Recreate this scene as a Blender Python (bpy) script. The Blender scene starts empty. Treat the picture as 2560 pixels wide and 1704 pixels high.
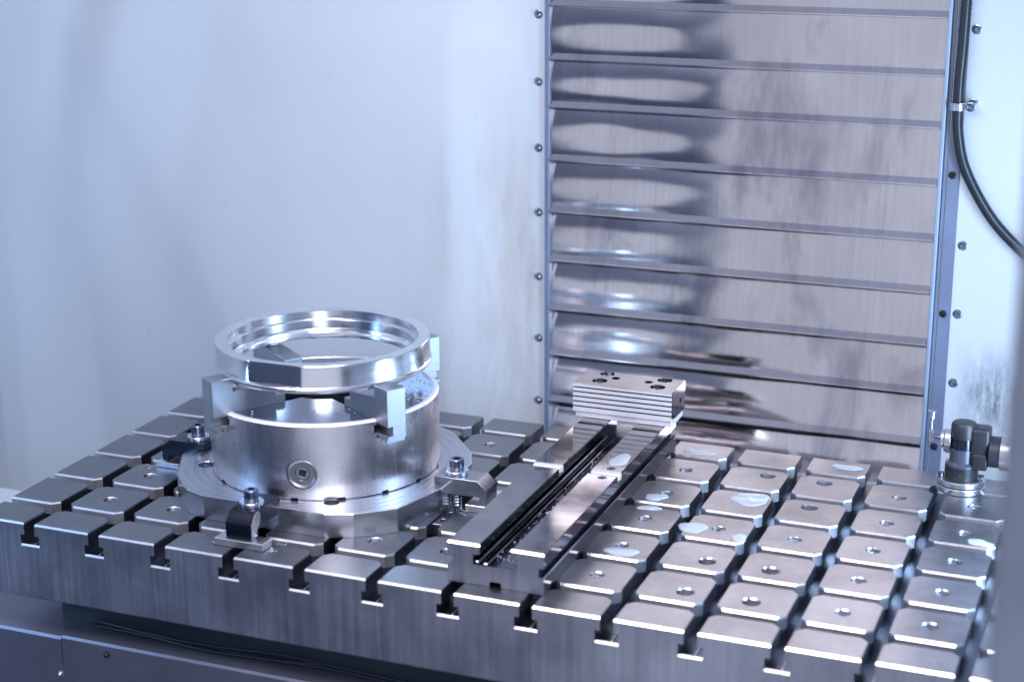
import bpy, bmesh, math, random
from mathutils import Vector, Matrix
random.seed(7)
R = math.radians
SC = bpy.context.scene
COL = SC.collection
S = 0.1            # one drawing unit is a decimetre; everything is scaled to metres when linked

# ---------------------------------------------------------------- camera
cam_d = bpy.data.cameras.new('camera')
cam = bpy.data.objects.new('camera', cam_d)
COL.objects.link(cam)
CX, CY = Vector((0.93002904, 0.36746, -0.00437399)), Vector((-0.09850742, 0.26075055, 0.96036734))
CF = Vector((-0.35403711, 0.89273865, -0.27870312))
cam.matrix_world = Matrix(((CX.x, CY.x, -CF.x, 13.7795*S), (CX.y, CY.y, -CF.y, -17.2747*S),
                           (CX.z, CY.z, -CF.z, 8.5961*S), (0, 0, 0, 1)))
cam_d.sensor_width = 36
cam_d.lens = 4312.3/2560*36
cam_d.clip_start = 0.05
cam_d.clip_end = 60
cam_d.dof.use_dof = True
cam_d.dof.focus_distance = 2.40
cam_d.dof.aperture_fstop = 3.1
SC.camera = cam

# ---------------------------------------------------------------- world and lamps
w = bpy.data.worlds.new("World"); SC.world = w; w.use_nodes = True
bg = w.node_tree.nodes['Background']
bg.inputs[0].default_value = (0.55, 0.585, 0.72, 1)
bg.inputs[1].default_value = 1.15
SC.view_settings.view_transform = 'Standard'
SC.view_settings.look = 'None'
SC.view_settings.exposure = 0.0
SC.view_settings.gamma = 1.0
SC.cycles.max_bounces = 8
SC.cycles.glossy_bounces = 5
SC.cycles.sample_clamp_indirect = 4

def area(name, loc, target, sx, sy, power, color):
    d = bpy.data.lights.new(name, 'AREA')
    d.shape = 'RECTANGLE'; d.size = sx*S; d.size_y = sy*S
    d.energy = power; d.color = color
    o = bpy.data.objects.new(name, d)
    o.location = Vector(loc)*S
    v = Vector(target)-Vector(loc)
    o.rotation_euler = v.to_track_quat('-Z', 'Y').to_euler()
    COL.objects.link(o)
    return o
# the machine's work light above the right half of the table
area('work_light', (5.5, -5.2, 13.0), (6.5, -1.0, 0), 13, 4.4, 19.0, (1.0, 0.93, 0.95))
# daylight through the open door, behind and right of the camera
area('door_light', (20, -26, 17), (4, 5, 2), 10, 12, 46, (0.90, 0.92, 1.0))
# unseen blue lamp added at the right for the bright band on the chuck
area('right_band_light', (14.6, 2.9, 1.2), (4, 2.8, 1.0), 1.8, 10.0, 19, (0.55, 0.75, 1.0))
# unseen blue lamp at the left front corner, added to brighten the wall
area('left_light', (-5.7, -4.9, 4), (-2.0, 8, 2.0), 1.6, 8, 5.5, (0.34, 0.60, 1.0))

# ---------------------------------------------------------------- materials
def nt(name):
    m = bpy.data.materials.new(name); m.use_nodes = True
    t = m.node_tree; b = t.nodes['Principled BSDF']
    return m, t, b
def N(t, ty, **k):
    n = t.nodes.new(ty)
    for a, v in k.items(): setattr(n, a, v)
    return n
def ramp(t, fac, stops):
    r = N(t, 'ShaderNodeValToRGB')
    el = r.color_ramp.elements
    while len(el) < len(stops): el.new(0.5)
    for e, (p, c) in zip(el, stops):
        e.position = p; e.color = (c, c, c, 1) if isinstance(c, (int, float)) else (*c, 1)
    t.links.new(fac, r.inputs[0]); return r.outputs[0]
def noise(t, vec, scale, detail=4, rough=0.6, stretch=None, dist=0.0):
    if stretch:
        mp = N(t, 'ShaderNodeMapping'); mp.inputs['Scale'].default_value = stretch
        t.links.new(vec, mp.inputs[0]); vec = mp.outputs[0]
    n = N(t, 'ShaderNodeTexNoise'); n.inputs['Scale'].default_value = scale
    n.inputs['Detail'].default_value = detail; n.inputs['Roughness'].default_value = rough
    n.inputs['Distortion'].default_value = dist
    t.links.new(vec, n.inputs['Vector']); return n.outputs['Fac']
def mixc(t, fac, a, b, mode='MIX'):
    m = N(t, 'ShaderNodeMix', data_type='RGBA', blend_type=mode)
    if isinstance(fac, (int, float)): m.inputs[0].default_value = fac
    else: t.links.new(fac, m.inputs[0])
    for v, i in ((a, 6), (b, 7)):
        if isinstance(v, tuple): m.inputs[i].default_value = (*v, 1)
        else: t.links.new(v, m.inputs[i])
    return m.outputs[2]
def pos(t, kind='world'):
    if kind == 'world': return N(t, 'ShaderNodeNewGeometry').outputs['Position']
    return N(t, 'ShaderNodeTexCoord').outputs['Object']
def bump(t, b, h, strength=0.2, dist=0.001, prev=None):
    n = N(t, 'ShaderNodeBump'); n.inputs['Strength'].default_value = strength; n.inputs['Distance'].default_value = dist
    t.links.new(h, n.inputs['Height'])
    if prev: t.links.new(prev, n.inputs['Normal'])
    t.links.new(n.outputs[0], b.inputs['Normal']); return n.outputs[0]

def metal(name, col, rough=(0.25, 0.4), stretch=(1, 1, 1), scale=40, blot=6, blotamt=0.25, bmp=0.05, aniso=0.0, tangent=None, col2=None, coords='world', metallic=1.0, grain=0.2):
    m, t, b = nt(name)
    p = pos(t, coords)
    fine = noise(t, p, scale, 5, 0.7, stretch)
    big = noise(t, p, blot, 5, 0.6)
    c2 = col2 or tuple(c*(1-blotamt) for c in col)
    f = ramp(t, big, [(0.35, 0), (0.65, 1)])
    c = mixc(t, f, c2, col)
    c = mixc(t, grain, c, ramp(t, fine, [(0.3, 0.55), (0.7, 1.0)]), 'MULTIPLY')
    t.links.new(c, b.inputs['Base Color'])
    b.inputs['Metallic'].default_value = metallic
    mr = N(t, 'ShaderNodeMapRange'); mr.inputs[1].default_value = 0.3; mr.inputs[2].default_value = 0.7
    mr.inputs[3].default_value, mr.inputs[4].default_value = rough
    av = N(t, 'ShaderNodeMath', operation='ADD'); t.links.new(fine, av.inputs[0]); t.links.new(big, av.inputs[1])
    hf = N(t, 'ShaderNodeMath', operation='MULTIPLY'); t.links.new(av.outputs[0], hf.inputs[0]); hf.inputs[1].default_value = 0.5
    t.links.new(hf.outputs[0], mr.inputs[0]); t.links.new(mr.outputs[0], b.inputs['Roughness'])
    if bmp: bump(t, b, fine, bmp, 0.0004)
    if aniso:
        b.inputs['Anisotropic'].default_value = aniso
        tg = N(t, 'ShaderNodeTangent', direction_type='RADIAL', axis=tangent or 'Z')
        t.links.new(tg.outputs[0], b.inputs['Tangent'])
    return m

M = {}
M['table'] = metal('ground_steel', (0.45, 0.455, 0.50), (0.31, 0.40), (1, 1, 1), 130, 14, 0.30, 0, grain=0.4)
M['table_shaded'] = metal('shaded_ground_steel', (0.29, 0.305, 0.34), (0.33, 0.42), (1, 1, 1), 130, 12, 0.15, 0, grain=0.3)  # same steel for the left columns, their weaker light put into the colour
M['table_b'] = metal('ground_steel_worn', (0.40, 0.405, 0.45), (0.28, 0.38), (1, 1, 1), 120, 16, 0.34, 0, grain=0.4)
M['table_side'] = metal('milled_steel', (0.54, 0.57, 0.66), (0.34, 0.52), (30, 30, 0.9), 4, 6, 0.35, 0.08, grain=0.55)
M['block_side'] = metal('block_side_steel', (0.52, 0.51, 0.56), (0.45, 0.55), (1, 1, 1), 90, 12, 0.2, 0.02, metallic=0.85)
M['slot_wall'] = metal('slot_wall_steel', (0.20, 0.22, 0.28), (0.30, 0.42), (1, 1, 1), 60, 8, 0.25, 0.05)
M['edge'] = metal('bevel_steel', (0.80, 0.78, 0.82), (0.16, 0.24), (1, 1, 1), 90, 12, 0.1, 0)
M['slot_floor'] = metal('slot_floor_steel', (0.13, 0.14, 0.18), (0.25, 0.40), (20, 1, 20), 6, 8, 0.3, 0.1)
M['slot'] = metal('slot_steel', (0.74, 0.76, 0.83), (0.34, 0.48), (1, 1, 1), 60, 8, 0.2, 0.1)
M['chuck'] = metal('turned_steel', (0.92, 0.905, 0.95), (0.22, 0.32), (5, 5, 0.5), 9, 9, 0.20, 0, 0.65, 'Z', grain=0.35)
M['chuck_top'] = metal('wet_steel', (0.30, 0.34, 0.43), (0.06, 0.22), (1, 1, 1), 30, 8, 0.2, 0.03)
M['jaw'] = metal('jaw_steel', (0.43, 0.47, 0.54), (0.36, 0.52), (1, 1, 6), 50, 9, 0.22, 0.05)
M['plate'] = metal('aluminium_plate', (0.80, 0.80, 0.86), (0.20, 0.30), (1.5, 1.5, 40), 6, 7, 0.2, 0.12, grain=0.35)
def turned_top():
    m, t, b = nt('turned_plate_top')
    p = N(t, 'ShaderNodeTexCoord').outputs['Object']
    wv = N(t, 'ShaderNodeTexWave', wave_type='RINGS', rings_direction='Z'); wv.inputs['Scale'].default_value = 26; wv.inputs['Distortion'].default_value = 1.2
    wv.inputs['Detail'].default_value = 3; wv.inputs['Detail Scale'].default_value = 1.5
    mp = N(t, 'ShaderNodeMapping'); mp.inputs['Location'].default_value = (0.03, 0.02, 0); t.links.new(p, mp.inputs[0]); t.links.new(mp.outputs[0], wv.inputs['Vector'])
    big = noise(t, p, 14, 4)
    c = mixc(t, ramp(t, wv.outputs['Fac'], [(0.0, 0), (1.0, 1)]), (0.46, 0.48, 0.55), (0.52, 0.54, 0.60))
    c = mixc(t, 0.3, c, ramp(t, big, [(0.3, 0.6), (0.7, 1)]), 'MULTIPLY')
    t.links.new(c, b.inputs['Base Color']); b.inputs['Metallic'].default_value = 1
    t.links.new(ramp(t, wv.outputs['Fac'], [(0, 0.26), (1, 0.36)]), b.inputs['Roughness'])
    bump(t, b, wv.outputs['Fac'], 0.04, 0.0004)
    return m
M['plate_top'] = turned_top()
M['ring'] = metal('bright_aluminium', (0.90, 0.92, 0.97), (0.12, 0.22), (1, 1, 18), 14, 9, 0.15, 0.05, 0.5, 'Z')
M['alu'] = metal('bare_aluminium', (0.74, 0.75, 0.80), (0.25, 0.4), (2, 2, 14), 20, 9, 0.15, 0.08)
M['clamp'] = metal('clamp_steel', (0.34, 0.36, 0.43), (0.25, 0.42), (1, 1, 1), 60, 12, 0.3, 0.06)
M['black'] = metal('blackened_steel', (0.05, 0.055, 0.075), (0.22, 0.36), (1, 1, 1), 60, 10, 0.3, 0.05)
M['rough_cut'] = metal('rough_cut_steel', (0.5, 0.52, 0.58), (0.2, 0.3), (20, 20, 3), 14, 10, 0.4, 0.9)
M['bolt'] = metal('bolt_steel', (0.20, 0.23, 0.31), (0.2, 0.35), (1, 1, 1), 80, 20, 0.3, 0.05)
M['zinc'] = metal('zinc_washer', (0.66, 0.72, 0.82), (0.2, 0.33), (1, 1, 1), 60, 20, 0.2, 0.05)
M['vise'] = metal('vise_steel', (0.36, 0.35, 0.39), (0.06, 0.15), (1, 1, 1), 60, 9, 0.4, 0.0)
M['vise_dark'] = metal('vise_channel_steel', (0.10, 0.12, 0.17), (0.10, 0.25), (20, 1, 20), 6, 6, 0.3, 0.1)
M['jaw_face'] = metal('ground_jaw_steel', (0.90, 0.88, 0.92), (0.40, 0.50), (1, 1, 1), 60, 10, 0.06, 0.0, metallic=0.5)
M['groove'] = metal('groove_dark', (0.03, 0.045, 0.05), (0.4, 0.5))
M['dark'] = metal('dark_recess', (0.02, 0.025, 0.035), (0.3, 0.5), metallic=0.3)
M['screw'] = metal('screw_steel', (0.30, 0.36, 0.44), (0.2, 0.3))
M['flange'] = metal('painted_grey_frame', (0.17, 0.21, 0.32), (0.35, 0.5), metallic=0.2)
M['probe_black'] = metal('probe_black', (0.022, 0.025, 0.034), (0.35, 0.5), metallic=0.1, bmp=0.3)
M['probe_grey'] = metal('probe_grey', (0.12, 0.14, 0.19), (0.3, 0.4), metallic=0.5)
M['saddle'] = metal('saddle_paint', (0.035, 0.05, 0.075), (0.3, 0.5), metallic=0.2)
M['cover'] = metal('sheet_cover', (0.19, 0.20, 0.27), (0.28, 0.42), (1, 1, 1), 20, 3, 0.25, 0.05, metallic=0.7)
M['door'] = metal('door_paint', (0.14, 0.165, 0.22), (0.4, 0.5), metallic=0.0)

def wall_mat():
    m, t, b = nt('white_enamel')
    p = pos(t)
    big = noise(t, p, 1.6, 3, 0.5, (1, 1, 0.6))
    spk = noise(t, p, 26, 3, 0.6, (1, 1, 0.6))
    c = mixc(t, ramp(t, big, [(0.3, 0), (0.7, 1)]), (0.445, 0.49, 0.55), (0.485, 0.53, 0.585))
    c = mixc(t, ramp(t, spk, [(0.70, 0), (0.78, 0.45)]), c, (0.30, 0.29, 0.30))
    # brownish run-off stains next to the way cover, and soot above the probe
    sx = N(t, 'ShaderNodeSeparateXYZ'); t.links.new(p, sx.inputs[0])
    def band(out, a, b_, c_, d):
        v = ramp(t, out, [(a, 0), (b_, 1), (c_, 1), (d, 0)]); return v
    st = noise(t, p, 9, 5, 0.7, (1.6, 1, 0.35))
    xs = N(t, 'ShaderNodeMapRange'); t.links.new(sx.outputs[0], xs.inputs[0]); xs.inputs[1].default_value = -0.8; xs.inputs[2].default_value = 1.4
    zs = N(t, 'ShaderNodeMapRange'); t.links.new(sx.outputs[2], zs.inputs[0]); zs.inputs[1].default_value = -0.5; zs.inputs[2].default_value = 0.8
    mk = mixc(t, 1.0, band(xs.outputs[0], 0.44, 0.53, 0.56, 0.565), ramp(t, st, [(0.42, 0), (0.75, 1)]), 'MULTIPLY')
    mk = mixc(t, 1.0, mk, band(zs.outputs[0], 0.2, 0.35, 0.6, 0.85), 'MULTIPLY')
    c = mixc(t, mk, c, (0.36, 0.33, 0.33))
    so = noise(t, p, 30, 6, 0.8, (1.5, 1, 0.35))
    k2 = mixc(t, 1.0, band(xs.outputs[0], 0.855, 0.875, 0.93, 0.95), ramp(t, so, [(0.38, 0), (0.62, 1)]), 'MULTIPLY')
    k2 = mixc(t, 1.0, k2, band(zs.outputs[0], 0.375, 0.42, 0.44, 0.50), 'MULTIPLY')
    c = mixc(t, k2, c, (0.08, 0.09, 0.12))
    t.links.new(c, b.inputs['Base Color'])
    b.inputs['Roughness'].default_value = 0.45
    b.inputs['Specular IOR Level'].default_value = 0.5
    wv = noise(t, p, 1.5, 1.0, 0.4, (1.3, 1, 0.7), 0.8)
    bump(t, b, wv, 1.0, 0.07)
    b.inputs['Coat Weight'].default_value = 0.0
    return m
M['wall'] = wall_mat()

def slat_mat():
    m, t, b = nt('brushed_cover_steel')
    p = pos(t)
    br = noise(t, p, 5, 5, 0.7, (26, 1, 1.0))
    big = noise(t, p, 3.5, 4, 0.6)
    c = mixc(t, ramp(t, big, [(0.35, 0), (0.65, 1)]), (0.57, 0.555, 0.575), (0.70, 0.685, 0.705))
    c = mixc(t, 0.35, c, ramp(t, br, [(0.3, 0.7), (0.65, 1.0)]), 'MULTIPLY')
    st = noise(t, p, 4.2, 4, 0.65, (2.2, 1, 1.0), 0.4)
    c = mixc(t, ramp(t, st, [(0.54, 0), (0.70, 0.65)]), c, (0.25, 0.25, 0.30))
    dr_ = noise(t, p, 3.0, 5, 0.7, (9, 1, 0.8), 0.3)
    c = mixc(t, ramp(t, dr_, [(0.58, 0), (0.70, 0.35)]), c, (0.38, 0.36, 0.36))
    t.links.new(c, b.inputs['Base Color'])
    b.inputs['Metallic'].default_value = 1
    t.links.new(ramp(t, big, [(0.3, 0.085), (0.7, 0.12)]), b.inputs['Roughness'])
    bump(t, b, br, 0.04, 0.0004)
    return m
M['slat'] = slat_mat()

def simple(name, col, rough, metallic=0.0, **k):
    m, t, b = nt(name)
    p = pos(t)
    n = noise(t, p, 50, 3)
    t.links.new(mixc(t, n, tuple(c*0.85 for c in col), col), b.inputs['Base Color'])
    b.inputs['Roughness'].default_value = rough; b.inputs['Metallic'].default_value = metallic
    for a, v in k.items(): b.inputs[a.replace('_', ' ')].default_value = v
    return m
M['milk'] = simple('milky_coolant', (0.62, 0.70, 0.80), 0.12, Alpha=0.66)
M['hose'] = simple('black_hose', (0.012, 0.018, 0.028), 0.35)
M['drop'] = simple('coolant_drops', (0.55, 0.62, 0.72), 0.05, 0.0)
M['ledge'] = simple('pale_ledge', (0.6, 0.64, 0.72), 0.4)

# ---------------------------------------------------------------- mesh helpers (drawing units)
def new(): return bmesh.new()
def to_mesh(bm, name, mats, smooth=None):
    bmesh.ops.recalc_face_normals(bm, faces=bm.faces)
    for v in bm.verts: v.co *= S
    me = bpy.data.meshes.new(name); bm.to_mesh(me); bm.free()
    for m in (mats if isinstance(mats, list) else [mats]): me.materials.append(m)
    if smooth:
        for p in me.polygons: p.use_smooth = True
        me.set_sharp_from_angle(angle=R(smooth))
    return me
def obj(name, bm, mat, parent=None, loc=(0, 0, 0), smooth=None):
    me = bm if isinstance(bm, bpy.types.Mesh) else to_mesh(bm, name, mat, smooth)
    o = bpy.data.objects.new(name, me); COL.objects.link(o)
    o.location = Vector(loc)*S
    if parent: o.parent = parent
    return o
def tag(o, label=None, cat=None, group=None, kind=None):
    if label: o['label'] = label
    if cat: o['category'] = cat
    if group: o['group'] = group
    if kind: o['kind'] = kind
    return o
def thing(name, label, cat, loc=(0, 0, 0), rz=0, group=None):
    o = bpy.data.objects.new(name, None); COL.objects.link(o)
    o.empty_display_size = 0.02
    o.location = Vector(loc)*S; o.rotation_euler = (0, 0, rz)
    return tag(o, label, cat, group)
def box(bm, x0, x1, y0, y1, z0, z1, bev=0, seg=1):
    vs = [bm.verts.new((x, y, z)) for z in (z0, z1) for x, y in ((x0, y0), (x1, y0), (x1, y1), (x0, y1))]
    fs = [bm.faces.new([vs[i] for i in f]) for f in ((3, 2, 1, 0), (4, 5, 6, 7), (0, 1, 5, 4), (1, 2, 6, 5), (2, 3, 7, 6), (3, 0, 4, 7))]
    if bev:
        es = list({e for f in fs for e in f.edges})
        bmesh.ops.bevel(bm, geom=es, offset=bev, segments=seg, affect='EDGES', profile=0.5)
    return bm
def prism(bm, pts, a0, a1, axis='y', bev=0, caps=True):
    """extrude a polygon; pts are (u,v): axis y -> (x,z); axis x -> (y,z); axis z -> (x,y)"""
    def P(u, v, a):
        return {'y': (u, a, v), 'x': (a, u, v), 'z': (u, v, a)}[axis]
    A = [bm.verts.new(P(u, v, a0)) for u, v in pts]; B = [bm.verts.new(P(u, v, a1)) for u, v in pts]
    n = len(pts); fs = []
    for i in range(n):
        fs.append(bm.faces.new((A[i], A[(i+1) % n], B[(i+1) % n], B[i])))
    if caps:
        fs.append(bm.faces.new(A[::-1])); fs.append(bm.faces.new(B))
    if bev:
        bmesh.ops.recalc_face_normals(bm, faces=bm.faces)
        es = [e for e in {e for f in fs for e in f.edges} if len(e.link_faces) == 2 and e.calc_face_angle(0) > 0.5]
        bmesh.ops.bevel(bm, geom=es, offset=bev, segments=1, affect='EDGES')
    return bm
def circle(cx, cy, r, n=24, a0=0.0):
    return [(cx+r*math.cos(a0+2*math.pi*i/n), cy+r*math.sin(a0+2*math.pi*i/n)) for i in range(n)]
def lathe(bm, prof, n=96, c=(0, 0), close=False, rmap=None):
    """prof: list of (r,z)"""
    rings = []
    for r, z in prof:
        ring = []
        for i in range(n):
            a = 2*math.pi*i/n
            rr = rmap(a, r, z) if rmap else r
            ring.append(bm.verts.new((c[0]+rr*math.cos(a), c[1]+rr*math.sin(a), z)))
        rings.append(ring)
    m = len(rings)
    for k in range(m if close else m-1):
        A, B = rings[k], rings[(k+1) % m]
        for i in range(n):
            bm.faces.new((A[i], A[(i+1) % n], B[(i+1) % n], B[i]))
    if not close:
        if prof[0][0] > 1e-6: bm.faces.new(rings[0][::-1])
        if prof[-1][0] > 1e-6: bm.faces.new(rings[-1])
        bmesh.ops.remove_doubles(bm, verts=bm.verts, dist=1e-6)
    return bm
def cyl(bm, c, r, z0, z1, n=32, bev=0.0):
    pr = [(r, z0), (r, z1)] if not bev else [(r-bev, z0), (r, z0+bev), (r, z1-bev), (r-bev, z1)]
    rings = [[bm.verts.new((c[0]+q*math.cos(2*math.pi*i/n), c[1]+q*math.sin(2*math.pi*i/n), z)) for i in range(n)] for q, z in pr]
    for A, B in zip(rings, rings[1:]):
        for i in range(n): bm.faces.new((A[i], A[(i+1) % n], B[(i+1) % n], B[i]))
    bm.faces.new(rings[0][::-1]); bm.faces.new(rings[-1])
    return bm
def inset(poly, d, side=None):
    """offset inwards by d; edges that do not face the front (-y) use the smaller distance side"""
    n = len(poly); out = []
    if side is not None:
        L = []
        for i in range(n):
            p1, p2 = Vector(poly[i]), Vector(poly[(i+1) % n]); e = (p2-p1).normalized(); nn = Vector((-e.y, e.x))
            dd = d if e.x > 0.99 else side
            L.append((p1+nn*dd, e))
        for i in range(n):
            (a, e1), (b, e2) = L[i-1], L[i]
            c = e1.x*e2.y-e1.y*e2.x
            w_ = b-a; t_ = (w_.x*e2.y-w_.y*e2.x)/c
            q_ = a+e1*t_; out.append((q_.x, q_.y))
        return out
    for i in range(n):
        p0, p1, p2 = Vector(poly[i-1]), Vector(poly[i]), Vector(poly[(i+1) % n])
        e1 = (p1-p0).normalized(); e2 = (p2-p1).normalized()
        n1 = Vector((-e1.y, e1.x)); n2 = Vector((-e2.y, e2.x))
        b = (n1+n2); k = d/max(0.2, (1+n1.dot(n2)))
        out.append(tuple(p1+b*k))
    return out
def slab(bm, poly, z0, z1, bev=0.0, holes=(), bottom=True, side=None):
    """plate with a bevelled top edge and round pockets. holes: (x,y,r,depth,chamfer[,n])"""
    loops = [(poly, z0)]
    if bev: loops += [(poly, z1-bev), (inset(poly, bev, side), z1)]
    else: loops += [(poly, z1)]
    V = [[bm.verts.new((x, y, z)) for x, y in pl] for pl, z in loops]
    n = len(poly)
    for A, B in zip(V, V[1:]):
        for i in range(n): bm.faces.new((A[i], A[(i+1) % n], B[(i+1) % n], B[i]))
    if bottom: bm.faces.new(V[0][::-1])
    top = V[-1]
    if not holes:
        bm.faces.new(top); return bm
    edges = [bm.edges.get((top[i], top[(i+1) % n])) for i in range(n)]
    for h in holes:
        x, y, r, dep, ch = h[:5]; k = h[5] if len(h) > 5 else 24
        rings = [(r+ch, z1)]
        if ch: rings.append((r, z1-ch))
        rings.append((r, z1-dep))
        W = [[bm.verts.new((px, py, zz)) for px, py in circle(x, y, rr, k, math.pi/6)] for rr, zz in rings]
        for A, B in zip(W, W[1:]):
            for i in range(k): bm.faces.new((A[i], A[(i+1) % k], B[(i+1) % k], B[i]))
        bm.faces.new(W[-1])
        edges += [bm.edges.get((W[0][i], W[0][(i+1) % k])) for i in range(k)]
    bmesh.ops.triangle_fill(bm, use_beauty=True, use_dissolve=False, edges=edges)
    return bm
def tube(bm, pts, r, n=12, caps=True, rf=None):
    pts = [Vector(p) for p in pts]
    rings = []; up = Vector((0, 0, 1))
    prev = None
    for i, p in enumerate(pts):
        d = (pts[min(i+1, len(pts)-1)]-pts[max(i-1, 0)]).normalized()
        if prev is None:
            a = d.cross(up) if abs(d.dot(up)) < 0.9 else d.cross(Vector((1, 0, 0)))
        else: a = prev - d*prev.dot(d)
        a.normalize(); prev = a; b = d.cross(a)
        rr = rf(i) if rf else r
        rings.append([bm.verts.new(p+(a*math.cos(2*math.pi*j/n)+b*math.sin(2*math.pi*j/n))*rr) for j in range(n)])
    for A, B in zip(rings, rings[1:]):
        for j in range(n): bm.faces.new((A[j], A[(j+1) % n], B[(j+1) % n], B[j]))
    if caps: bm.faces.new(rings[0][::-1]); bm.faces.new(rings[-1])
    return bm
def catmull(P, k=10):
    P = [Vector(p) for p in P]; out = []
    for i in range(len(P)-1):
        p0, p1, p2, p3 = P[max(i-1, 0)], P[i], P[i+1], P[min(i+2, len(P)-1)]
        for j in range(k):
            t = j/k
            out.append(0.5*((2*p1)+(p2-p0)*t+(2*p0-5*p1+4*p2-p3)*t*t+(3*p1-p0-3*p2+p3)*t**3))
    out.append(P[-1]); return out
def cut(me_name, base_bm, cutters, mat, smooth=30):
    """boolean difference, evaluated to a plain mesh"""
    b = obj('tmp', base_bm, mat); helpers = []
    for c in cutters:
        k = obj('tmp_cut', c, mat); helpers.append(k)
        md = b.modifiers.new('cut', 'BOOLEAN'); md.operation = 'DIFFERENCE'; md.object = k; md.solver = 'EXACT'
    dg = bpy.context.evaluated_depsgraph_get()
    me = bpy.data.meshes.new_from_object(b.evaluated_get(dg)); me.name = me_name
    for h in helpers+[b]: bpy.data.objects.remove(h, do_unlink=True)
    me.materials.clear(); me.materials.append(mat)
    for p in me.polygons: p.use_smooth = True
    me.set_sharp_from_angle(angle=R(smooth))
    return me

# ================================================================ MACHINE TABLE
G = 0.165; PY = 0.974; Y1 = 0.729; YB = 6.18; HEAD = 0.165; SLOTZ = -0.30; TB = -1.04
XL, XR = -0.737, 12.902
table = thing('slotted_table', 'long steel machine table cut into square blocks by crossing T-slots', 'machine table', (0, 0, TB))
bm = new()
ZT = -TB            # local z of the table surface
# body: front face drops at every slot mouth to leave a bright chamfered lip
und = (0.29-G)/2
xs = [(XL, -und, 0)]
for k in range(13):
    xs.append((k-und, k+G+und, 1))
    xs.append((k+G+und, (k+1-und) if k < 12 else XR, 0))
lip = 0.022
def q(bm, pts): bm.faces.new([bm.verts.new(p) for p in pts])
zt = SLOTZ+ZT
for a, b_, s in xs:
    y0 = lip if s else 0.0; zf = zt-lip if s else zt
    q(bm, [(a, 0, 0), (b_, 0, 0), (b_, 0, zf), (a, 0, zf)])
    if s:
        q(bm, [(a, 0, zf), (b_, 0, zf), (b_, lip, zt), (a, lip, zt)])
        q(bm, [(a, 0, zf), (a, lip, zt), (a, 0, zt)]); q(bm, [(b_, 0, zf), (b_, 0, zt), (b_, lip, zt)])
    q(bm, [(a, y0, zt), (b_, y0, zt), (b_, YB, zt), (a, YB, zt)])
    q(bm, [(a, YB, 0), (a, YB, zt), (b_, YB, zt), (b_, YB, 0)])
    q(bm, [(a, 0.03, -0.03), (a, YB, -0.03), (b_, YB, -0.03), (b_, 0.03, -0.03)])
    q(bm, [(a, 0, 0), (a, 0.03, -0.03), (b_, 0.03, -0.03), (b_, 0, 0)])
q(bm, [(XL, 0, 0), (XL, 0, zt), (XL, YB, zt), (XL, YB, 0)]); q(bm, [(XR, 0, 0), (XR, YB, 0), (XR, YB, zt), (XR, 0, zt)])
bmesh.ops.remove_doubles(bm, verts=bm.verts, dist=1e-5)
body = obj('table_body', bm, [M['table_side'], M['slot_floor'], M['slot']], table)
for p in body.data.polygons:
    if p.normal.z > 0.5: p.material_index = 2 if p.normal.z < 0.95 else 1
for k in range(13):
    bm = new(); box(bm, k+0.125, k+0.143, 0.03, YB-0.01, zt+0.001, zt+0.016, 0.004); obj('slot_edge', bm, M['slot'], table)

rows = []
for j in range(7):
    y0 = 0 if j == 0 else Y1+PY*(j-1)
    y1 = Y1-G if j == 0 else (y0+PY-G if j < 6 else YB)
    rows.append((y0, y1))
cols = [(XL, 0.0)]+[(k+G, k+1.0) for k in range(12)]+[(12+G, XR)]
BIG = {(9, 1), (9, 2), (9, 4), (9, 5), (8, 1), (8, 2), (8, 5), (8, 4)}
mesh_cache = {}
def block_mesh(w, d, left, right, front, back, hole, off=(0, 0), tone='table'):
    key = (tone, round(w, 3), round(d, 3), left, right, front, back, hole, off)
    if key in mesh_cache: return mesh_cache[key]
    bm = new(); c = 0.095
    hx, hy = w/2, d/2
    def outline(sx0, sx1, sy0, sy1, c):
        pts = []
        # front-left, front-right, back-right, back-left (CCW from front-left)
        pts += [(sx0, sy0+c), (sx0+c, sy0)] if (left and front) else [(sx0, sy0)]
        pts += [(sx1-c, sy0), (sx1, sy0+c)] if (right and front) else [(sx1, sy0)]
        pts += [(sx1, sy1-c), (sx1-c, sy1)] if (right and back) else [(sx1, sy1)]
        pts += [(sx0+c, sy1), (sx0, sy1-c)] if (left and back) else [(sx0, sy1)]
        return pts
    holes = []
    if hole == 'small': holes = [(0, 0, 0.088, 0.05, 0.010)]
    if hole == 'big': holes = [(off[0], off[1], 0.104, 0.16, 0.014)]
    head = outline(-hx, hx, -hy, hy, c)
    slab(bm, head, -HEAD, 0, 0.022, holes, side=0.006)
    u = und
    neck = outline(-hx+(u if left else 0), hx-(u if right else 0), -hy+(u if front else 0), hy-(u if back else 0), c)
    A = [bm.verts.new((x, y, SLOTZ)) for x, y in neck]; B = [bm.verts.new((x, y, -HEAD)) for x, y in neck]
    n = len(neck)
    for i in range(n): bm.faces.new((A[i], A[(i+1) % n], B[(i+1) % n], B[i]))
    me = to_mesh(bm, 'block', [M[tone], M['block_side'] if front else M['table_side'], M['slot'], M['slot'] if tone == 'table_shaded' else M['edge'], M['slot_wall']])  # blocks in the shaded tone also get duller bevels
    for p in me.polygons:
        if abs(p.normal.z) < 0.3:
            p.material_index = 1
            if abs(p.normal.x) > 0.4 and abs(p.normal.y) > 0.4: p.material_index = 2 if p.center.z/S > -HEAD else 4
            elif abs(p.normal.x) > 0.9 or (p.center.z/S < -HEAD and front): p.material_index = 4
    for p in me.polygons:
        if p.normal.y < -0.4 and p.normal.z > 0.4: p.material_index = 3
    mesh_cache[key] = me
    return me
bm = new()
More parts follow.
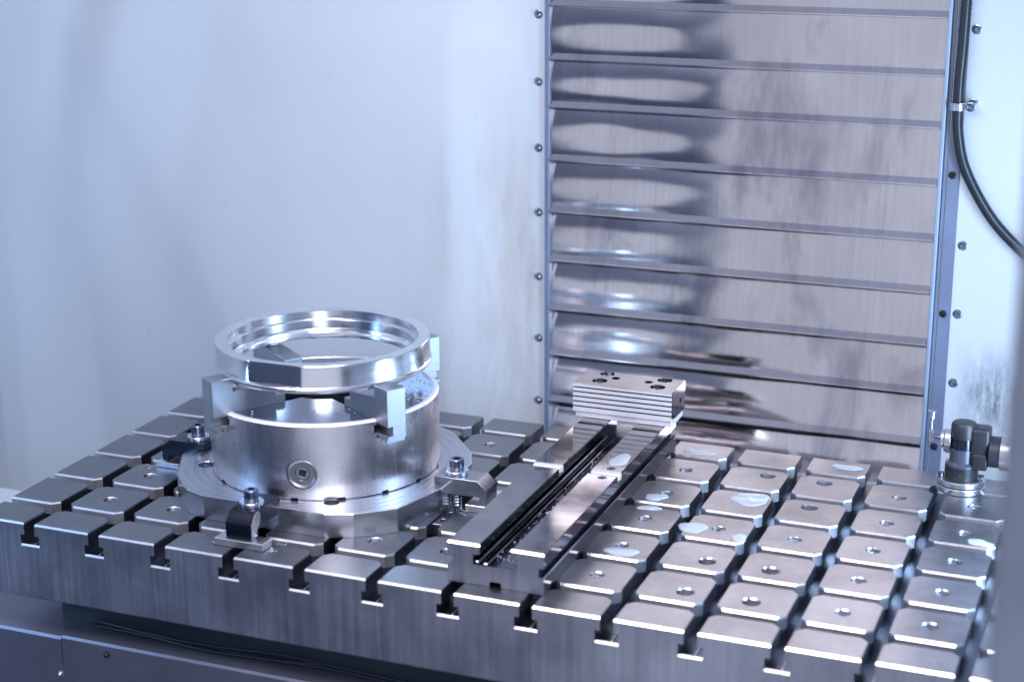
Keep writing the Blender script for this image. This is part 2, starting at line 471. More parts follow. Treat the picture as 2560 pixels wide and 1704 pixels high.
slab(bm, circle(0, 0, 0.085, 24), -0.02, 0, 0.006, [(0, 0, 0.034, 0.03, 0.004, 6)])
plug_me = to_mesh(bm, 'set_screw', M['clamp'])
for ci, (x0, x1) in enumerate(cols):
    k = ci-1
    for j, (y0, y1) in enumerate(rows):
        hole = None
        if 1 <= j <= 5 and 0 <= k <= 11: hole = 'big' if (k, j) in BIG else 'small'
        if (k, j) == (8, 4): hole = None
        off = (0, 0)
        if hole == 'big': off = (0.14 if k == 8 else -0.06, {1: -0.09, 2: -0.095, 4: 0.19, 5: 0.19}[j])
        me = block_mesh(x1-x0, y1-y0, ci > 0, ci < 13, j > 0, j < 6, hole, off, 'table_shaded' if k <= 5 else ('table_b' if (k*5+j*3) % 7 < 3 else 'table'))
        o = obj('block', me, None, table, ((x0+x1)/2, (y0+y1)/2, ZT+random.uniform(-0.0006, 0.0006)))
        if hole == 'small':
            pl = obj('set_screw', plug_me, None, o, (0, 0, -0.022-random.random()*0.018))
            pl.rotation_euler = (random.uniform(-.03, .03), random.uniform(-.03, .03), random.uniform(0, 6))

# ================================================================ ADAPTER PLATE, CHUCK, RING
C = (3.047, 2.788)
plate = None
poly = []
for a, r in [(-165, 2.08), (-143.2, 2.058), (-125.5, 2.083), (-116.1, 2.016), (-63.7, 2.022), (-53.4, 2.091), (-37.8, 2.146),
             (-13.4, 1.99), (16.4, 2.02), (30.5, 2.025), (56, 2.08), (68, 2.08), (112, 2.04), (124, 2.08), (150, 2.06), (168, 2.06)]:
    poly.append((r*math.cos(R(a)), r*math.sin(R(a))))
bm = new()
def polar(x, y): return (x-C[0], y-C[1])
h1 = polar(1.579, 2.0236); h2 = polar(3.83, 1.345)
slab(bm, poly, 0.004, 0.33, 0.008, [(h1[0], h1[1], 0.12, 0.2, 0.006), (h2[0]+.02, h2[1]+.02, 0.10, 0.2, 0.006)])
plate = obj('adapter_plate', bm, [M['plate'], M['plate_top']], None, (C[0], C[1], 0), None)
for p in plate.data.polygons:
    if p.normal.z > 0.9: p.material_index = 1
tag(plate, 'flat many-sided aluminium adapter plate clamped under the big round chuck', 'adapter plate')

chuck = thing('jaw_chuck', 'big round four-jaw steel chuck standing on the many-sided plate', 'chuck', (C[0], C[1], 0.334))
CZ = 0.334   # chuck base
H = 1.375-CZ
JA = [238, 328, 58, 148]; JOFF = [-0.03, 0.03, 0.02, -0.02]
bm = new()
prof = [(1.560, 0), (1.572, 0.012), (1.572, H-0.03), (1.545, H), (1.50, H), (1.495, H-0.012), (0.46, H-0.012), (0.44, H-0.03), (0.44, H-0.5), (0, H-0.5)]
lathe(bm, [(0, 0)]+prof, 160)
cutters = []
for a in JA:
    for (w_, z0, z1, r0) in ((0.285, 0.768, H+0.2, 0.42), (0.37, 0.86, 0.965, 0.42)):
        cb = new(); box(cb, r0, 2.2, -w_/2, w_/2, z0, z1)
        bmesh.ops.rotate(cb, verts=cb.verts, cent=(0, 0, 0), matrix=Matrix.Rotation(R(a), 3, 'Z')); cutters.append(cb)
for a in (-124.1, -78.2, -55.6, -33.4, -11.6, 12, 40, 80, 110, 170, -150, -100):
    cb = new(); box(cb, 1.50, 1.7, -0.05, 0.05, -0.1, 0.035)
    bmesh.ops.rotate(cb, verts=cb.verts, cent=(0, 0, 0), matrix=Matrix.Rotation(R(a), 3, 'Z')); cutters.append(cb)
KA = -74.2; KZ = 0.698-CZ
cb = new(); cyl(cb, (0, 0), 0.205, 1.45, 1.8, 40)
bmesh.ops.rotate(cb, verts=cb.verts, cent=(0, 0, 0), matrix=Matrix.Rotation(R(90), 3, 'Y'))
bmesh.ops.rotate(cb, verts=cb.verts, cent=(0, 0, 0), matrix=Matrix.Rotation(R(KA), 3, 'Z'))
bmesh.ops.translate(cb, verts=cb.verts, vec=(0, 0, KZ)); cutters.append(cb)
cb_me = cut('chuck_body', bm, cutters, M['chuck'])
body = obj('chuck_body', cb_me, None, chuck)
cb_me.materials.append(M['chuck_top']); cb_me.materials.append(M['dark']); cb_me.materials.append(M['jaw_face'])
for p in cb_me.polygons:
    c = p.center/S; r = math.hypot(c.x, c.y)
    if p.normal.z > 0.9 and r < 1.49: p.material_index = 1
    elif p.normal.z > 0.5 and r > 1.49 and c.z > 0.9: p.material_index = 3
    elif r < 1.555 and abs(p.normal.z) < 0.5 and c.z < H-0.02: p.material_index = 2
# operating screw in the side
bm = new()
pr = [(0.0, 1.50), (0.07, 1.50), (0.07, 1.50)]
lathe(bm, [(0.198, 1.50), (0.198, 1.552), (0.185, 1.560), (0.165, 1.548), (0.16, 1.545), (0.098, 1.545), (0.092, 1.53), (0.092, 1.47), (0.0, 1.47)], 40)
bmesh.ops.rotate(bm, verts=bm.verts, cent=(0, 0, 0), matrix=Matrix.Rotation(R(90), 3, 'Y'))
bmesh.ops.rotate(bm, verts=bm.verts, cent=(0, 0, 0), matrix=Matrix.Rotation(R(KA), 3, 'Z'))
bmesh.ops.translate(bm, verts=bm.verts, vec=(0, 0, KZ))
ks = obj('key_screw', bm, [M['table'], M['dark']], chuck, smooth=30)
for p in ks.data.polygons:
    c = p.center/S-Vector((1.5*math.cos(R(KA)), 1.5*math.sin(R(KA)), KZ))
    if c.length < 0.10 and abs(c.z) < 0.1: p.material_index = 1
# square key socket: four wedge walls inside the bore
bm = new()
slab(bm, circle(0, 0, 0.090, 28), 1.478, 1.532, 0.006, [(0, 0, 0.066, 0.045, 0.005, 4)])
bmesh.ops.rotate(bm, verts=bm.verts, cent=(0, 0, 0), matrix=Matrix.Rotation(R(90), 3, 'Y'))
bmesh.ops.rotate(bm, verts=bm.verts, cent=(0, 0, 0), matrix=Matrix.Rotation(R(KA), 3, 'Z'))
bmesh.ops.translate(bm, verts=bm.verts, vec=(0, 0, KZ))
obj('key_socket', bm, M['zinc'], ks)

# jaws
def jaw_mesh(sg):
    bm = new(); hw = 0.14
    z = lambda v: v-CZ
    ro, ri, rs, re = 1.80, 1.485, 0.86, 0.72
    prof = [(re, z(1.36)), (re, z(1.46)), (re+0.03, z(1.475)), (rs-0.02, z(1.475)), (rs-0.02, z(1.46)), (rs+0.004, z(1.46)), (rs, z(1.585)), (rs+0.015, z(1.60)),
            (ri-0.03, z(1.66)), (ri-0.03, z(1.645)), (ri, z(1.645)), (ri+0.015, z(1.70)), (ri, z(1.73)), (ri, z(1.83)), (ro, z(1.83)), (ro, z(1.32)), (re, z(1.32))]
    prism(bm, prof, -hw, hw, 'y', 0.006)
    # neck and toothed foot running in the chuck's guide
    box(bm, re+0.02, ro-0.002, *sorted((-0.055*sg, (hw-0.004)*sg)), z(1.19), z(1.325))
    bmx = bm
    box(bmx, re+0.02, ro, -hw, hw, z(1.155), z(1.20), 0.004)
    for i in range(7):
        x1 = ro-0.03-i*0.115
        box(bmx, x1-0.055, x1, -hw+.005, hw-.005, z(1.105), z(1.157))
    return to_mesh(bm, 'jaw', M['jaw'])
jms = [jaw_mesh(-1), jaw_mesh(1)]
pb = new(); box(pb, 1.40, 1.484, -0.06, 0.06, 1.665-CZ, 1.742-CZ, 0.004)
pad_me = to_mesh(pb, 'support_pad', M['jaw_face'])
for a, off in zip(JA, JOFF):
    j = obj('jaw', jms[0] if a in (238, 148) else jms[1], None, chuck, (off*math.cos(R(a)), off*math.sin(R(a)), 0)); j.rotation_euler = (0, 0, R(a))
    pd = obj('support_pad', pad_me, None, j)

# workpiece ring
mid = R(-89); half = R(14.8); RO = 1.462
def flat(a, r, z):
    if r > 1.4 and z > 0.1:
        d = (a-mid+math.pi) % (2*math.pi)-math.pi
        if abs(d) < half: return min(r, RO*math.cos(half)/math.cos(d)) if r >= RO-0.03 else r
    return r
bm = new(); z0 = 1.744
pr = [(1.40, 0.0), (1.455, 0.012), (1.482, 0.05), (1.482, 0.075), (1.466, 0.092), (1.462, 0.105), (1.462, 0.376), (1.455, 0.386), (1.308, 0.386), (1.300, 0.378),
      (1.300, 0.265), (1.296, 0.258), (1.262, 0.255), (1.256, 0.248), (1.256, 0.135), (1.250, 0.125), (1.225, 0.05), (1.225, 0.0)]
lathe(bm, pr, 192, (0, 0), True, flat)
ring = obj('workpiece_ring', bm, M['ring'], None, (C[0], C[1], z0), 20)
tag(ring, 'shiny machined metal ring held level on top of the chuck jaws', 'ring')

# ================================================================ CLAMPS
def strip(name, label, x0, x1, y0, y1, h):
    bm = new(); box(bm, x0-(x0+x1)/2, x1-(x0+x1)/2, y0-(y0+y1)/2, y1-(y0+y1)/2, 0.002, h, 0.008)
    o = obj(name, bm, M['alu'], None, ((x0+x1)/2, (y0+y1)/2, 0)); return tag(o, label, 'packing strip', 'packing strips under the clamps')
strip('packing_strip', 'bright packing strip under the black clamp nearest the table front', 2.73, 3.435, 0.272, 0.51, 0.102)
strip('packing_strip', 'packing strip under the clamp between the chuck and the long vise rail', 5.27, 5.68, 2.45, 3.1, 0.102)
strip('packing_strip', 'packing strip under the black clamp on the left of the chuck', 0.462, 0.84, 2.45, 3.05, 0.085)

def clamp(label, loc, rz, mat, boltx, L=0.76, cut_side=False):
    t = thing('toe_clamp', label, 'clamp', loc, rz, 'toe clamps holding the adapter plate')
    hw = 0.187; zb = 0.006
    prof = [(0, zb), (0.105, zb), (0.105, 0.10), (L-0.08, 0.10), (L-0.08, 0.234), (L-0.045, 0.236), (L, 0.236), (L, 0.33), (0.13, 0.33), (0, 0.205)]
    base = new(); prism(base, prof, -hw, hw, 'y', 0.007)
    c1 = new(); box(c1, boltx-0.14, boltx+0.10, -0.06, 0.06, -0.1, 0.5, 0.05, 3)
    me = cut('clamp_body', base, [c1], mat, 25)
    obj('clamp_body', me, None, t)
    if cut_side:
        bm = new(); pts = [(0.004, 0.008), (0.10, 0.008), (0.13, 0.11), (0.20, 0.14), (0.24, 0.24), (0.20, 0.327), (0.13, 0.327), (0.004, 0.20)]
        prism(bm, pts, -hw-0.006, -hw+0.01, 'y'); obj('saw_cut_side', bm, M['rough_cut'], t)
    # bolt, washer, spring
    bm = new(); lathe(bm, [(0.06, 0.332), (0.15, 0.332), (0.157, 0.338), (0.157, 0.382), (0.148, 0.392), (0.05, 0.392)], 40, (boltx, 0))
    obj('washer', bm, M['zinc'], t, smooth=30)
    bm = new()
    lathe(bm, [(0.094, 0.362), (0.097, 0.367), (0.097, 0.50), (0.086, 0.516), (0.062, 0.516)], 36, (boltx, 0))
    bm2 = new(); n = 36
    bm.free(); bm = new()
    # socket head with hexagonal pocket
    prof2 = [(0.094, 0.394), (0.097, 0.400), (0.097, 0.532), (0.086, 0.546)]
    rings = [[bm.verts.new((boltx+r*math.cos(2*math.pi*i/n), r*math.sin(2*math.pi*i/n), z)) for i in range(n)] for r, z in prof2]
    for A, B in zip(rings, rings[1:]):
        for i in range(n): bm.faces.new((A[i], A[(i+1) % n], B[(i+1) % n], B[i]))
    hx = [bm.verts.new((boltx+x, y, 0.546)) for x, y in circle(0, 0, 0.054, 6)]; hb = [bm.verts.new((boltx+x, y, 0.47)) for x, y in circle(0, 0, 0.054, 6)]
    for i in range(6): bm.faces.new((hx[i], hx[(i+1) % 6], hb[(i+1) % 6], hb[i]))
    bm.faces.new(hb)
    top = rings[-1]
    ed = [bm.edges.get((top[i], top[(i+1) % n])) for i in range(n)]+[bm.edges.get((hx[i], hx[(i+1) % 6])) for i in range(6)]
    bmesh.ops.triangle_fill(bm, use_beauty=True, edges=ed); bm2.free()
    cyl(bm, (boltx, 0), 0.042, -0.38, 0.392, 16)
    obj('bolt', bm, M['bolt'], t, smooth=30)
    bm = new(); pts = []
    for i in range(0, 8*10+1):
        a = 2*math.pi*i/10; pts.append((boltx+0.052*math.cos(a), 0.052*math.sin(a), -0.20+i/80*0.33))
    tube(bm, pts, 0.011, 6); lathe(bm, [(0.045, -0.225), (0.085, -0.225), (0.085, -0.205), (0.045, -0.205)], 20, (boltx, 0))
    obj('spring', bm, M['zinc'], t, smooth=40)
    return t
clamp('black clamp with saw-cut side at the table front, arm on the plate', (3.048, 0.345, 0.10), R(90), M['black'], 0.36, 0.76, True)
clamp('steel grey clamp between the chuck and the long vise rail', (5.56, 2.69, 0.10), R(180), M['clamp'], 0.50)
clamp('black clamp on the far left side of the chuck', (0.566, 2.655, 0.10), 0, M['black'], 0.50, 0.70)
# T-nut lying in the slot in front of the grey clamp
bm = new()
slab(bm, [(-0.075, -0.28), (0.075, -0.28), (0.075, 0.33), (-0.075, 0.33)], -0.16, 0, 0.006, [(0, -0.12, 0.042, 0.05, 0.006, 20), (0, 0.13, 0.042, 0.05, 0.006, 20)])
tn = obj('t_nut', bm, M['clamp'], None, (5.083, 2.26, -0.03))
tag(tn, 'steel T-nut with two screw holes sunk in the slot beside the grey clamp', 'T-nut')

# ================================================================ VISE
vise = thing('machine_vise', 'long two-rail steel vise base with a stepped jaw block at its far end', 'vise', (6.568, 0.33, 0))
VX = 0.622; VL = 5.50; Z = 0.52
half_prof = [(0.0, 0.004), (VX, 0.004), (VX, 0.205), (VX-0.012, 0.222), (VX-0.07, 0.225), (VX-0.07, 0.33), (VX-0.012, 0.335), (VX, 0.345), (VX, Z-0.012), (VX-0.012, Z), (0.212, Z), (0.20, Z-0.012), (0.20, 0.40), (0.285, 0.39), (0.285, 0.262), (0.0, 0.262)]
full = half_prof+[(-x, z) for x, z in half_prof[::-1][1:-1]]
def rail(y0, y1, name):
    bm = new(); prism(bm, full, y0, y1, 'y')
    return bm
base = rail(0, VL, 'rail')
c1 = new(); box(c1, -0.8, 0.8, 2.77, 2.94, Z-0.10, Z+0.1)
c2 = new(); box(c2, -0.075, 0.075, -0.2, 0.5, -0.1, 0.072, 0.02)
c3 = [c1, c2]
for x0, x1 in ((-0.7, -0.1), (0.1, 0.7)):
    c = new(); prism(c, [(-0.03, Z-0.053), (0.053, Z+0.03), (-0.03, Z+0.03)], x0, x1, 'x'); c3.append(c)
for sx in (-0.44, 0.44):
    for y in (2.675, 3.04):
        c = new(); cyl(c, (sx, y), 0.062, Z-0.035, Z+0.2, 24); c3.append(c)
me = cut('rail_body', base, c3, M['vise'], 20)
me.materials.append(M['vise_dark']); me.materials.append(M['jaw_face']); me.materials.append(M['table_side']); me.materials.append(M['edge'])
for p in me.polygons:
    c = p.center/S
    if c.y < 0.03 and p.normal.y < -0.5: p.material_index = 4 if p.normal.z > 0.4 else 3
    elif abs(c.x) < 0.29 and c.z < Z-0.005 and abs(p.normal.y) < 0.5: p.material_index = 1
    elif 2.75 < c.y < 2.96 and abs(p.normal.y) > 0.8 and c.z < Z and c.z > Z-0.11: p.material_index = 2
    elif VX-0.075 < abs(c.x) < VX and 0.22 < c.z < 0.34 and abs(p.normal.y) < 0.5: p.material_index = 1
rb = obj('rail_body', me, None, vise)
bm = new(); box(bm, -0.61, -0.215, 2.86, 2.925, Z-0.095, Z-0.012, 0.008); obj('cross_key', bm, M['jaw_face'], vise)
bm = new(); box(bm, 0.215, 0.61, 2.86, 2.925, Z-0.095, Z-0.012, 0.008); obj('cross_key', bm, M['jaw_face'], vise)
sm = None
for sx in (-0.44, 0.44):
    for y in (2.675, 3.04):
        if sm is None:
            bm = new(); slab(bm, circle(0, 0, 0.056, 20), -0.03, -0.004, 0.008, [(0, 0, 0.028, 0.02, 0.003, 6)]); sm = to_mesh(bm, 'rail_screw', M['bolt'])
        obj('rail_screw', sm, None, vise, (sx, y, Z))
# guide strips on the channel floor
for x, wd, h in ((-0.235, 0.05, 0.045), (-0.125, 0.06, 0.03)):
    bm = new(); box(bm, x-wd/2, x+wd/2, 0.004, 4.9, 0.263, 0.263+h, 0.012)
    obj('guide_strip', bm, M['vise'], vise)
bm = new(); slab(bm, circle(0, 0, 0.085, 28), 0, 0.03, 0.012, [(0, 0, 0.04, 0.025, 0.004, 20)]); obj('loose_washer', bm, M['zinc'], None, (6.62, 2.13, 0.264))
tag(bpy.data.objects['loose_washer'], 'small round washer lying in the vise channel', 'washer')
# stepped jaw block
jy = 5.235-0.33
bm = new(); box(bm, -0.735, 0.72, jy+0.03, jy+0.60, Z+0.003, 0.603, 0.006)
# lip
lipb = obj('jaw_seat', bm, M['jaw_face'], vise)
jaw_poly_front = []
zz = [0.622, 0.692, 0.765, 0.838, 0.911, 0.98, 1.04]
pts = [(jy, 0.615)]
for i in range(1, 6):
    zc = zz[i]; pts += [(jy, zc-0.008), (jy+0.035, zc-0.008), (jy+0.035, zc+0.012), (jy, zc+0.012)]
pts += [(jy, 1.028), (jy+0.012, 1.04), (jy+0.675, 1.04), (jy+0.685, 1.03), (jy+0.685, 0.615)]
bm = new(); prism(bm, pts, -0.765, 0.725, 'x')
cs = []
J0 = (6.568, 0.33)
for (x, y, r) in [(6.135, 5.812, .112), (6.136, 5.458, .112), (6.32, 5.645, .062), (6.825, 5.636, .062), (7.017, 5.808, .112), (7.015, 5.461, .112)]:
    c = new(); cyl(c, (x-J0[0], y-J0[1]), r, 1.04-0.12, 1.3, 28); cs.append(c)
c = new(); cyl(c, (0, 0), 0.045, 0.60, 1.0, 20)
bmesh.ops.rotate(c, verts=c.verts, cent=(0, 0, 0), matrix=Matrix.Rotation(R(90), 3, 'Y')); bmesh.ops.translate(c, verts=c.verts, vec=(0, 5.69-0.33, 0.80)); cs.append(c)
me = cut('jaw_block', bm, cs, M['vise'], 25)
me.materials.append(M['jaw_face']); me.materials.append(M['groove']); me.materials.append(M['table'])
for p in me.polygons:
    c = p.center/S
    if p.normal.y < -0.8 and c.y < jy+0.01: p.material_index = 1
    elif c.y < jy+0.036 and c.y > jy+0.0005 and 0.63 < c.z < 1.0 and abs(p.normal.x) < 0.5: p.material_index = 2
    elif p.normal.z > 0.6: p.material_index = 3
jb = obj('jaw_block', me, None, vise)
bolt_me = None
for (x, y) in [(6.135, 5.812), (6.136, 5.458), (7.017, 5.808), (7.015, 5.461)]:
    if bolt_me is None:
        bm = new(); slab(bm, circle(0, 0, 0.088, 28), 0, 0.085, 0.012, [(0, 0, 0.046, 0.04, 0.004, 6)]); bolt_me = to_mesh(bm, 'jaw_bolt', M['bolt'])
    obj('jaw_bolt', bolt_me, None, jb, (x-J0[0], y-J0[1], 1.04-0.119))
# ================================================================ TOOL PROBE
PX, PYY = 11.31, 5.66
probe = thing('tool_setting_probe', 'black and silver touch probe standing at the right back corner of the table', 'touch probe', (PX, PYY, 0.002))
bm = new(); cyl(bm, (0, 0), 0.325, 0, 0.088, 64, 0.012); obj('base_disc', bm, M['alu'], probe, smooth=40)
bm = new(); cyl(bm, (0, 0), 0.315, 0.088, 0.100, 64); obj('base_gap', bm, M['dark'], probe, smooth=40)
bm = new(); cyl(bm, (0, 0), 0.325, 0.100, 0.18, 64, 0.012); obj('base_disc', bm, M['alu'], probe, smooth=40)
for a in (-160, -20, 20, 100):
    bm = new(); cyl(bm, (0.275*math.cos(R(a)), 0.275*math.sin(R(a))), 0.04, 0.18, 0.25 if a == -160 else 0.20, 20, 0.006); obj('base_bolt', bm, M['bolt'], probe, smooth=40)
bm = new(); cyl(bm, (0, 0), 0.225, 0.18, 0.36, 48, 0.006); obj('lower_body', bm, M['probe_black'], probe, smooth=40)
bm = new(); lathe(bm, [(0.225, 0.36), (0.225, 0.385), (0.172, 0.42), (0.172, 0.60), (0.16, 0.603)], 48); obj('middle_body', bm, M['probe_grey'], probe, smooth=40)
bm = new(); cyl(bm, (0, 0), 0.165, 0.603, 0.76, 48); obj('window_band', bm, simple('dark_glass', (0.008, 0.01, 0.02), 0.06), probe, smooth=40)
bm = new(); lathe(bm, [(0.174, 0.755), (0.176, 0.80), (0.176, 0.93), (0.15, 0.965), (0.05, 0.975), (0, 0.975)], 48)
obj('cap', bm, M['probe_black'], probe, smooth=40)
bm = new(); cyl(bm, (0, 0), 0.02, -0.005, 0.006, 16)
bmesh.ops.rotate(bm, verts=bm.verts, cent=(0, 0, 0), matrix=Matrix.Rotation(R(90), 3, 'X')); bmesh.ops.translate(bm, verts=bm.verts, vec=(0.01, -0.226, 0.27))
obj('body_screw', bm, M['screw'], probe)
bm = new(); box(bm, 0.10, 0.36, -0.15, 0.15, 0.36, 0.93, 0.05, 3); obj('motor_housing', bm, M['probe_black'], probe, smooth=50)
bm = new(); box(bm, 0.145, 0.345, -0.17, 0.0, 0.35, 0.58, 0.02, 2); obj('connector_cover', bm, M['probe_black'], probe, smooth=50)
def xcyl(r, x0, x1, z, n=48, bev=0.008, y=0):
    b = new(); cyl(b, (0, 0), r, x0, x1, n, bev)
    bmesh.ops.rotate(b, verts=b.verts, cent=(0, 0, 0), matrix=Matrix.Rotation(R(90), 3, 'Y'))
    bmesh.ops.translate(b, verts=b.verts, vec=(0, y, z)); return b
obj('side_drum', xcyl(0.215, 0.355, 0.50, 0.59), M['probe_black'], probe, smooth=40)
obj('side_disc', xcyl(0.245, 0.50, 0.64, 0.59), M['alu'], probe, smooth=40)
obj('stylus_disc', xcyl(0.145, -0.245, -0.16, 0.70), M['alu'], probe, smooth=40)
obj('stylus_disc', xcyl(0.13, -0.30, -0.25, 0.70), M['alu'], probe, smooth=40)
obj('stylus_joint', xcyl(0.03, -0.40, -0.29, 0.71, 16, 0.004), M['bolt'], probe, smooth=40)
bm = new(); box(bm, -0.475, -0.405, -0.035, 0.035, 0.64, 0.80, 0.01); obj('stylus_block', bm, M['zinc'], probe)
bm = new(); cyl(bm, (-0.44, 0), 0.02, 0.80, 0.965, 16); obj('stylus', bm, M['zinc'], probe, smooth=40)
bm = new(); cyl(bm, (-0.44, 0), 0.045, 0.965, 1.06, 24, 0.006); cyl(bm, (-0.44, 0), 0.062, 1.06, 1.075, 24); obj('stylus_tip', bm, M['zinc'], probe, smooth=40)

# ================================================================ BACK WALL, WAY COVER
WY = 8.0
lw = thing('enclosure_wall', 'plain white enamelled sheet wall left of the ribbed cover', 'wall', (-1.2, WY, -3.5))
bm = new(); 
nx, nz = 40, 40
WNX, WNZ = 90, 90
def dent(x, z):
    def crease(px, pz, ang, wd, amp):
        c_, s_ = math.cos(R(ang)), math.sin(R(ang)); d_ = (x-px)*c_+(z-pz)*s_
        return amp*math.sqrt(d_*d_+wd*wd)
    f = crease(-3.6, 4.2, 30, 0.12, 0.030)-crease(-2.2, 3.6, -14, 0.10, 0.034)+crease(-0.4, 4.0, 12, 0.15, 0.022)-crease(-4.9, 3, -8, 0.1, 0.03)
    f += 0.012*math.sin(x*0.9+z*0.5)
    e = min(1, max(0, (4.0-x)/1.2))*min(1, max(0, (x+6.1)/1.5))*min(1, max(0, (6.4-z+0.6)/1.5))
    return 1.7*f*e
gv = [[bm.verts.new((-5.8+11.345*a/WNX, dent(-5.8+11.345*a/WNX-1.2, 12.5*b/WNZ-3.5), 12.5*b/WNZ)) for a in range(WNX+1)] for b in range(WNZ+1)]
for b in range(WNZ):
    for a in range(WNX): bm.faces.new((gv[b][a], gv[b][a+1], gv[b+1][a+1], gv[b+1][a]))
bx_ = bmesh.ops.extrude_face_region(bm, geom=list(bm.faces)); bmesh.ops.translate(bm, verts=[v for v in bx_['geom'] if isinstance(v, bmesh.types.BMVert)], vec=(0, 0.12, 0))
obj('wall_sheet', bm, M['wall'], lw, smooth=40)
def dome_screw(r=0.055, mat='screw'):
    bm = new(); lathe(bm, [(r*1.25, 0), (r*1.25, 0.008), (r, 0.012), (r*0.85, 0.035), (r*0.5, 0.05), (r*0.45, 0.05), (r*0.4, 0.03), (0, 0.03)], 24)
    bmesh.ops.rotate(bm, verts=bm.verts, cent=(0, 0, 0), matrix=Matrix.Rotation(R(90), 3, 'X'))
    return to_mesh(bm, 'wall_screw', M[mat], 35)
dm = dome_screw()
for x, z in [(4.225, 6.01), (4.225, 4.972), (4.225, 3.93), (4.225, 2.894), (4.225, 1.843), (4.225, 0.814), (4.221, -0.252)]:
    obj('wall_screw', dm, None, lw, (x+1.2, -0.001, z+3.5))
rw = thing('enclosure_wall', 'white enamelled sheet wall right of the ribbed cover, sooty low down', 'wall', (12.5, WY, -3.5))
bm = new(); box(bm, -1.762, 4, 0, 0.15, 0, 12.5); obj('wall_sheet', bm, M['wall'], rw)
for x, z in [(10.834, 6.003), (10.858, 4.96), (10.835, 3.921), (10.845, 2.881), (10.839, 1.847), (10.846, 0.784), (10.84, -0.25)]:
    obj('wall_screw', dm, None, rw, (x-12.5, -0.001, z+3.5))
sw = thing('enclosure_wall', 'bluish white side wall at the extreme left edge', 'wall', (-6.62, 0, -3.5))
bm = new(); box(bm, -0.15, 0.0, -9, WY, 0, 12.5); obj('wall_sheet', bm, M['wall'], sw)

cover = thing('way_cover', 'brushed steel telescopic way cover of stacked horizontal slats', 'way cover', (7.4, WY, -3.5))
bounds = [6.95, 6.14, 5.32, 4.575, 3.74, 2.92, 2.13, 1.325, 0.565, -0.24, -1.05, -1.9]
X0, X1 = 4.43-7.4, 10.30-7.4
import mathutils.noise as mn
for i in range(len(bounds)-1):
    zt_, zb_ = bounds[i], bounds[i+1]
    zb2 = zb_+0.0
    h = zt_-zb2
    xr = 10.24+0.3*(6.12-zb_)/5.6/5.6*5.6*0.0 - 7.4
    xr = 10.425-7.4
    xl = 4.425-7.4
    bm = new()
    band = 0.105; out = 0.070
    NX, NZ = 60, 16
    grid = []
    y_off = -0.0
    for b_ in range(NZ+1):
        v = b_/NZ; z = zb2+band+(h-band+0.004)*v
        row = []
        for a in range(NX+1):
            u = a/NX; x = xl+(xr-xl)*u
            bow = 0.030 if u < 0.5 else (0.030-(u-0.5)/0.3*0.014 if u < 0.8 else 0.016)
            bulge = -bow*math.sin(math.pi*v)**0.9
            nn = mn.noise(Vector((x*0.8+i*7.3, v*1.5, i*3.1)))*0.008+mn.noise(Vector((x*1.6, v*2, i*5.7)))*0.003
            row.append(bm.verts.new((x, bulge+nn*math.sin(math.pi*v)+(0.03+0.043*max(0, i-1))*(h-band)*v, z+3.5)))
        grid.append(row)
    for b_ in range(NZ):
        for a in range(NX): bm.faces.new((grid[b_][a], grid[b_][a+1], grid[b_+1][a+1], grid[b_+1][a]))
    # folded lip: slope out, small round, return
    lows = []
    for (yy, zz_) in ((-out, zb2+0.022), (-out-0.003, zb2+0.006), (-out+0.004, zb2), (0.0, zb2)):
        lows.append([bm.verts.new((xl+(xr-xl)*a/NX, yy, zz_+3.5)) for a in range(NX+1)])
    prev = grid[0]
    for L in lows:
        for a in range(NX): bm.faces.new((L[a], L[a+1], prev[a+1], prev[a]))
        prev = L
    # end cap of the lip
    obj('cover_slat', bm, M['slat'], cover, smooth=18)
# flanges
obj('backing_sheet', box(new(), 4.36-7.4, 10.5-7.4, 0.36, 0.42, 0, 11.5), M['flange'], cover)
obj('left_return', box(new(), 4.36-7.4, 4.42-7.4, 0.101, 0.355, 0, 11.5), M['flange'], cover)
bm = new(); box(bm, 4.345-7.4, 4.425-7.4, -0.06, 0.1, 0, 12, 0.01); obj('left_edge_strip', bm, M['flange'], cover)
bm = new()
pts = [(10.235, 7.2), (10.285, 7.2), (10.62, -3.3), (10.57, -3.3)]
box(bm, 10.435-7.4, 10.495-7.4, -0.10, 0.02, 0, 12, 0.015, 2); obj('right_edge_flange', bm, simple('pale_flange', (0.26, 0.33, 0.46), 0.45, 0.2), cover)
rail_ = thing('mounting_rail', 'blue-grey upright rail with dark screws beside the ribbed cover', 'rail', (10.5, WY, -3.5))
bm = new(); box(bm, 0.008, 0.05, -0.045, 0.05, 0, 12); obj('inner_strip', bm, M['flange'], rail_)
bm = new(); box(bm, 0.062, 0.235, -0.03, 0.05, 0, 12, 0.006); obj('outer_strip', bm, M['flange'], rail_)
ds = dome_screw(0.045, 'dark')
for z in (5.994, 3.914, 1.838, -0.24): obj('rail_screw', ds, None, rail_, (0.135, -0.031, z+3.5))

